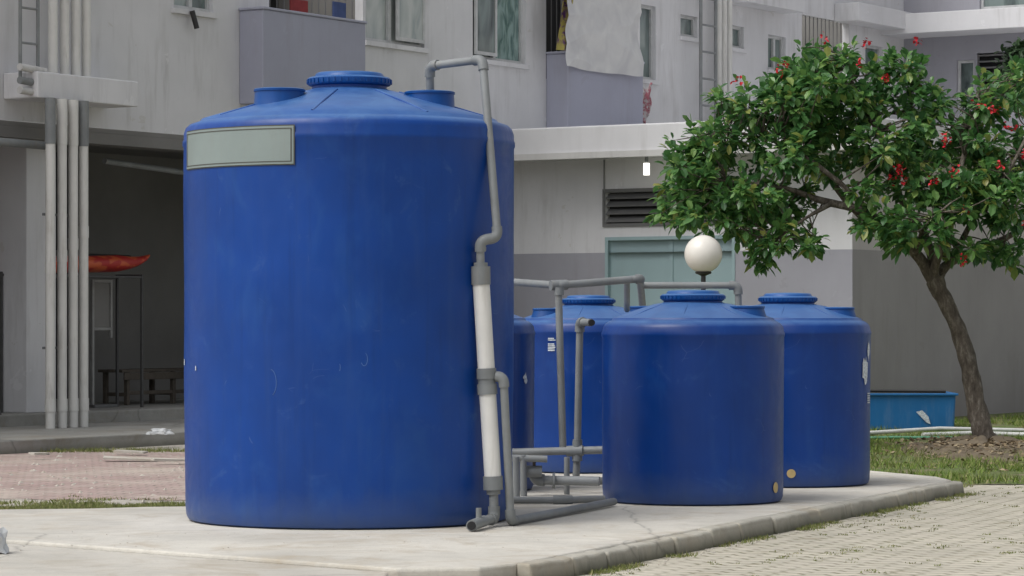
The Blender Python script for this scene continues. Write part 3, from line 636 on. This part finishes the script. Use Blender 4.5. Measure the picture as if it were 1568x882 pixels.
def lump(name,loc,sx,sy,sz,mat,seed):
    import bmesh
    bm=bmesh.new(); bmesh.ops.create_icosphere(bm,subdivisions=3,radius=1)
    for v in bm.verts:
        k=1+.45*noise.noise(v.co*1.7+Vector((seed,0,0)))+.2*noise.noise(v.co*5+Vector((seed,3,0))); v.co=Vector((v.co.x*sx*k,v.co.y*sy*k,max(-.2,v.co.z)*sz*k+.1*sz))
    me=bpy.data.meshes.new(name); bm.to_mesh(me); bm.free(); me.materials.append(mat); o=bpy.data.objects.new(name,me); o.location=loc; link(o)
M_bag=simple('bag_plastic',(.56,.58,.59),.4)
lump('plastic_bag',(W(247,0,34)[0],33.9,.16),.14,.10,.06,M_bag,2); lump('plastic_bag',(-2.99,17.3,.12),.08,.08,.12,M_bag,6)
db=empty('scrap_boards')
for i,(px,Y_,l,wd,rt) in enumerate(((215,30.6,.75,.18,.1),(200,32,.35,.12,-.3),(262,29.9,.4,.1,.5),(60,31,.2,.1,.8))):
    o=boxm('board_%d'%i,-l/2,l/2,-wd/2,wd/2,0,.02,M_conc2,db); o.location=(W(px,0,Y_)[0],Y_,.02+.012*i); o.rotation_euler=(.05,.04,rt)
rb_v=[];rb_f=[]
def pebble(x,y,z,s):
    k=len(rb_v)
    for q in ((1,0,0),(0,1,0),(-1,0,0),(0,-1,0),(0,0,1),(0,0,-.3)): rb_v.append((x+q[0]*s*random.uniform(.6,1.3),y+q[1]*s*random.uniform(.6,1.3),z+q[2]*s*random.uniform(.4,.9)))
    for a,b in ((0,1),(1,2),(2,3),(3,0)): rb_f.append((k+a,k+b,k+4)); rb_f.append((k+b,k+a,k+5))
for i in range(320): pebble(random.uniform(-6,-2.6),random.uniform(22.6,33),.004,random.uniform(.006,.028))
for i in range(200): s_=random.uniform(0,L); q=p0+dk*s_+nk*(.13+random.random()*.15); pebble(q.x,q.y,.006,random.uniform(.004,.013))
for i in range(90): pebble(random.uniform(-3,0.5),random.uniform(17.2,18.8),SL,random.uniform(.003,.009))
mesh_obj('gravel',rb_v,rb_f,M_ground)

# ---------------- grass
def inpoly(x,y,P):
    c=np.zeros(len(x),bool); j=len(P)-1
    for i in range(len(P)):
        xi,yi=P[i]; xj,yj=P[j]; c^=((yi>y)!=(yj>y))&(x<(xj-xi)*(y-yi)/(yj-yi+1e-12)+xi); j=i
    return c
def blades(name,x,y,z,h,mat,wd=.006):
    n=len(x); an=rng.uniform(0,2*np.pi,n); le=rng.uniform(.2,.9,n)*h; la=rng.uniform(0,2*np.pi,n); hh=h*rng.uniform(.5,1.1,n); w_=wd*rng.uniform(.7,1.4,n)
    V=np.zeros((n,3,3)); V[:,0]=np.c_[x-w_*np.cos(an),y-w_*np.sin(an),z]; V[:,1]=np.c_[x+w_*np.cos(an),y+w_*np.sin(an),z]; V[:,2]=np.c_[x+le*np.cos(la),y+le*np.sin(la),z+hh]
    return mesh_obj(name,V.reshape(-1,3).tolist(),np.arange(3*n).reshape(-1,3).tolist(),mat)
LP=[(3.75,25.95),(4.2,26.35),(8.5,26.6),(9.5,46),(4.2,41),(1.0,30),(2.3,28.5),(3.2,26.6)]
n=80000; x=rng.uniform(0,9.6,n); y=rng.uniform(25.9,46,n); k=inpoly(x,y,LP)
k&=~((x>xl)&(x<xr)&(y>yb)&(y<yb+1.2))
pat=np.array([noise.noise(Vector((a*1.6,b*1.0,0))) for a,b in zip(x,y)]); k&=pat>-.12
blades('grass',x[k],y[k],np.full(k.sum(),.006),np.full(k.sum(),.065)*(1+pat[k]),M_grass,.006)
TX=[];TY=[];TZ=[];TH=[]
def tuft(cx,cy,z,n,rad,h):
    TX.extend(rng.normal(cx,rad,n)); TY.extend(rng.normal(cy,rad,n)); TZ.extend([z]*n); TH.extend(rng.uniform(.5,1.1,n)*h)
for i in range(260):
    s=rng.uniform(0,L); q=p0+dk*s+nk*(.13+abs(rng.normal(0,.04)))
    if noise.noise(Vector((s*1.3,0,4)))>-.1: tuft(q.x,q.y,.005,int(rng.integers(6,24)),.03,.032)
for i in range(1300):
    cx=rng.uniform(.2,5.5); cy=rng.uniform(16.3,26.3)
    if (Vector((cx,cy))-p0).dot(nk)<.15 or noise.noise(Vector((cx*1.3,cy*1.3,9)))<-.02: continue
    tuft(cx,cy,.005,int(rng.integers(4,14)),.018,.016)
for i in range(1700):
    cx=rng.uniform(-4.8,-2.2); cy=22.9+.6*noise.noise(Vector((cx*2,0,0)))+rng.normal(0,.5)
    if noise.noise(Vector((cx*1.6,cy*1.5,2)))>-.02: tuft(cx,cy,.002,int(rng.integers(8,22)),.04,.038)
for i in range(300):
    cx=rng.uniform(-6.2,-3); cy=32.9+rng.normal(0,.15); tuft(cx,cy,.002,10,.05,.06)
for i in range(60): cx=rng.uniform(3.1,3.9); tuft(cx,26.6-(cx-3.2)*1.1+rng.normal(0,.1),.005,20,.04,.06)
for i in range(110): tuft(5.1+rng.normal(0,.9),31.5+rng.normal(0,2.0),.03,18,.05,.10)
blades('weeds',np.array(TX),np.array(TY),np.array(TZ),np.array(TH),M_weed,.004)

# ---------------- tree
TY0=33.0; tr=empty('flowering_tree')
def T(px,py,dy=0): return Vector(((px-CX)/F*TY0,TY0+dy,H+(HY-py)/F*TY0))
BV=[];BF=[]
def limb(pts,rads,seg=10,wob=.02):
    pts=[Vector(p) for p in pts]; P=[];R=[]
    for i in range(len(pts)-1):
        a,b=pts[i],pts[i+1]; pr=pts[max(0,i-1)]; nx=pts[min(len(pts)-1,i+2)]; m=5
        for k in range(m):
            t=k/m; q=.5*((2*a)+(b-pr)*t+(2*pr-5*a+4*b-nx)*t*t+(3*a-pr-3*b+nx)*t**3); P.append(q); R.append(rads[i]*(1-t)+rads[i+1]*t)
    P.append(pts[-1]); R.append(rads[-1]); base=len(BV)
    for i,p in enumerate(P):
        d_=(P[min(i+1,len(P)-1)]-P[max(i-1,0)]).normalized(); u=d_.cross(Vector((0,1,.1))).normalized(); v_=d_.cross(u)
        for k in range(seg):
            q=2*math.pi*k/seg; rr=R[i]*(1+.35*noise.noise(Vector((p.x*6+math.cos(q),p.z*6+math.sin(q),p.y*3))))
            BV.append(p+(u*math.cos(q)+v_*math.sin(q))*rr)
    for i in range(len(P)-1):
        for k in range(seg): BF.append((base+i*seg+k,base+i*seg+(k+1)%seg,base+(i+1)*seg+(k+1)%seg,base+(i+1)*seg+k))
    return P
ends=[]
ends+=limb([T(1530,700),T(1507,668),T(1494,610),T(1476,530),T(1450,465),T(1430,428)],[.20,.12,.10,.090,.085,.10],14)
ends+=limb([T(1436,440),T(1405,395,-.1),T(1360,350,-.3),T(1310,325,-.5),T(1255,310,-.4),T(1190,290,-.5),T(1110,280,-.3)],[.085,.062,.05,.042,.036,.026,.012])
ends+=limb([T(1432,430),T(1405,385,.3),T(1340,340,.6),T(1270,250,.8),T(1230,160,.6),T(1235,100,.5)],[.06,.05,.042,.034,.025,.012])
ends+=limb([T(1430,430),T(1420,370),T(1380,300,.1),T(1350,220,-.1),T(1310,140,-.1),T(1290,90)],[.06,.045,.038,.032,.022,.01])
ends+=limb([T(1430,432),T(1460,400,.2),T(1510,380,.3),T(1570,350,.3),T(1620,300,.2)],[.07,.055,.042,.032,.015])
ends+=limb([T(1425,430),T(1440,360,-.3),T(1455,290,-.4),T(1480,210,-.2),T(1500,150)],[.06,.042,.034,.025,.01])
ends+=limb([T(1460,402,.2),T(1490,330,-.2),T(1530,270,-.5),T(1570,200,-.3)],[.04,.03,.024,.01])
ends+=limb([T(1330,333,-.4),T(1260,270,-.6),T(1180,220,-.4),T(1100,200,-.1)],[.038,.028,.02,.01])
ends+=limb([T(1270,312,-.4),T(1220,340,-.7),T(1180,370,-.7)],[.028,.018,.008])
ends+=limb([T(1400,392,-.1),T(1400,350,-.8),T(1420,330,-1.0)],[.03,.02,.008])
ends+=limb([T(1370,280,.1),T(1400,200,.4),T(1400,120,.3)],[.03,.02,.008])
blobs=[(1050,285,50,50,-.3),(1035,245,38,34,-.2),(1095,215,55,42,-.2),(1085,260,50,40,.3),(1150,165,58,38,0),(1190,235,70,50,-.5),(1228,95,40,36,.3),(1285,88,44,30,.1),(1145,300,62,42,-.6),(1175,365,36,42,-.7),(1090,335,62,26,-.5),(1040,330,38,20,-.2),(1245,190,65,50,.1),(1250,140,60,45,-.3),(1300,165,65,50,0),(1365,115,58,42,.2),(1345,225,65,42,-.4),(1430,210,60,50,-.1),(1500,215,60,50,0),(1515,155,50,42,.1),(1540,300,60,55,-.3),(1465,310,65,42,-.5),(1385,355,50,40,-.8),(1340,340,40,28,-.7),(1550,385,45,26,.1),(1610,240,70,80,0),(1280,245,50,30,.5),(1570,130,40,50,.6),(1310,345,22,14,-.6),(1465,375,50,22,-.5),(1410,155,50,38,.2),(1395,280,60,38,-.4),(1490,265,50,38,-.3),(1210,310,48,40,-.3),(1225,370,30,22,-.6),(1105,150,26,16,0),(1140,345,40,30,-.2),(1200,170,50,40,-.4),(1320,290,40,20,-.5),(1150,395,26,18,-.5),(1190,125,34,24,.1)]
C=[]
for (bx,by,rx,ry,dy) in blobs:
    c=T(bx,by,dy); n=int(rx*ry/92); RX,RZ=rx/F*TY0,ry/F*TY0
    for i in range(n):
        dv=Vector(rng.normal(0,1,3)).normalized()*(rng.uniform(.2,1)**.5); C.append((c+Vector((dv.x*RX,dv.y*.75,dv.z*RZ)),dv))
ENDS=np.array([tuple(p) for p in ends])
LV=[];LF=[]
def leaf(base,dirv,ln,wd):
    d_=dirv.normalized(); side=d_.cross(Vector((0,0,1)))
    if side.length<.05: side=Vector((1,0,0))
    side.normalize(); side=(Matrix.Rotation(rng.uniform(-.6,.6),3,d_)@side); up=side.cross(d_)
    k=len(LV)
    LV.extend([base,base+d_*ln*.35+side*wd*.42+up*wd*.12,base+d_*ln*.72+side*wd*.46+up*wd*.08-Vector((0,0,ln*.05)),base+d_*ln-Vector((0,0,ln*.16)),base+d_*ln*.72-side*wd*.46+up*wd*.08-Vector((0,0,ln*.05)),base+d_*ln*.35-side*wd*.42+up*wd*.12,base+d_*ln*.5])
    LF.extend([(k,k+1,k+6),(k+1,k+2,k+6),(k+2,k+3,k+6),(k+3,k+4,k+6),(k+4,k+5,k+6),(k+5,k,k+6)])
for c,dv in C:
    dist=((ENDS-np.array(tuple(c)))**2).sum(1); j=int(dist.argmin()); s=Vector(ENDS[j])
    if rng.random()<.6 and (s-c).length<1.3: limb([s,s.lerp(c,.5)+Vector(rng.normal(0,.04,3)),c],[.011,.008,.004],5)
    gd=(dv+Vector((0,0,.35))).normalized()
    m=int(rng.integers(12,20))
    for i in range(m):
        d_=(gd*rng.uniform(.1,1.0)+Vector(rng.normal(0,.75,3))+Vector((0,0,-.08)))
        b_=c-gd*rng.uniform(0,.13)+Vector(rng.normal(0,.02,3)); ln=rng.uniform(.09,.16)
        leaf(b_+d_.normalized()*.03,d_,ln,ln*rng.uniform(.5,.62))
mesh_obj('trunk_and_limbs',BV,BF,M_bark,tr,True)
mesh_obj('foliage',LV,LF,M_leaf,tr,False)
LV=[];LF=[]
fl=[(1357,272),(1367,282),(1350,280),(1425,216),(1430,224),(1192,113),(1478,172),(1533,200),(1520,205),(1385,74),(1565,392),(1460,328),(1300,108),(1118,133),(1550,345),(1250,70),(1410,285),(1510,260),(1360,262),(1440,270),(1500,175),(1545,240),(1310,78),(1180,120),(1455,400),(1340,130)]
for (px,py) in fl:
    c=T(px,py,-.95)
    for i in range(int(rng.integers(8,16))):
        leaf(c+Vector(rng.normal(0,.026,3)),Vector(rng.normal(0,1,3)),.042,.032)
mesh_obj('flowers',LV,LF,M_flower,tr)
mx,my=5.1,32.4; v=[];f=[]; N=48; Rn=12
for j in range(Rn+1):
    for i in range(N):
        a_=2*math.pi*i/N; rr=j/Rn; k=1+.45*noise.noise(Vector((math.cos(a_)*2.2,math.sin(a_)*2.2,0))); v.append((mx+.95*rr*k*math.cos(a_),my+2.2*rr*k*math.sin(a_),.13*(1-rr**2)*(1+1.1*noise.noise(Vector((rr*6*math.cos(a_),rr*6*math.sin(a_),2))))))
for j in range(Rn):
    for i in range(N): f.append((j*N+i,j*N+(i+1)%N,(j+1)*N+(i+1)%N,(j+1)*N+i))
mesh_obj('soil_mound',v,f,painted('soil',(.17,.135,.09),.35,.3,1,4,(.08,.07,.045)),None,True)
LV=[];LF=[]
for i in range(1200):
    rr=abs(rng.normal(0,.6)); a_=rng.uniform(0,6.28); x_=mx+rr*1.2*math.cos(a_); y_=my+rr*3.2*math.sin(a_)
    if y_<26.8: continue
    leaf(Vector((x_,y_,.02+.12*max(0,1-rr*rr))),Vector((rng.normal(),rng.normal(),rng.uniform(-.1,.4))),rng.uniform(.04,.09),.035)
mesh_obj('leaf_litter',LV,LF,M_dead)
t2=empty('background_tree'); LV=[];LF=[]; bc=Vector((W(1600,0,50)[0],50,H+(HY-110)/F*50))
for i in range(230):
    dv=Vector(rng.normal(0,1,3)).normalized()*rng.uniform(.3,1); c=bc+Vector((dv.x*.75,dv.y*.7,dv.z*.75))
    for k in range(16): leaf(c+Vector(rng.normal(0,.06,3)),Vector(rng.normal(0,1,3)),.16,.08)
mesh_obj('foliage',LV,LF,islandm('leaves_dark',[(0,(.015,.035,.015)),(1,(.04,.08,.03))],.5),t2)
BV=[];BF=[]; limb([Vector((bc.x+.5,50,0)),Vector((bc.x+.3,50,3)),bc],[.13,.1,.04]); mesh_obj('trunk',BV,BF,M_bark,t2,True)
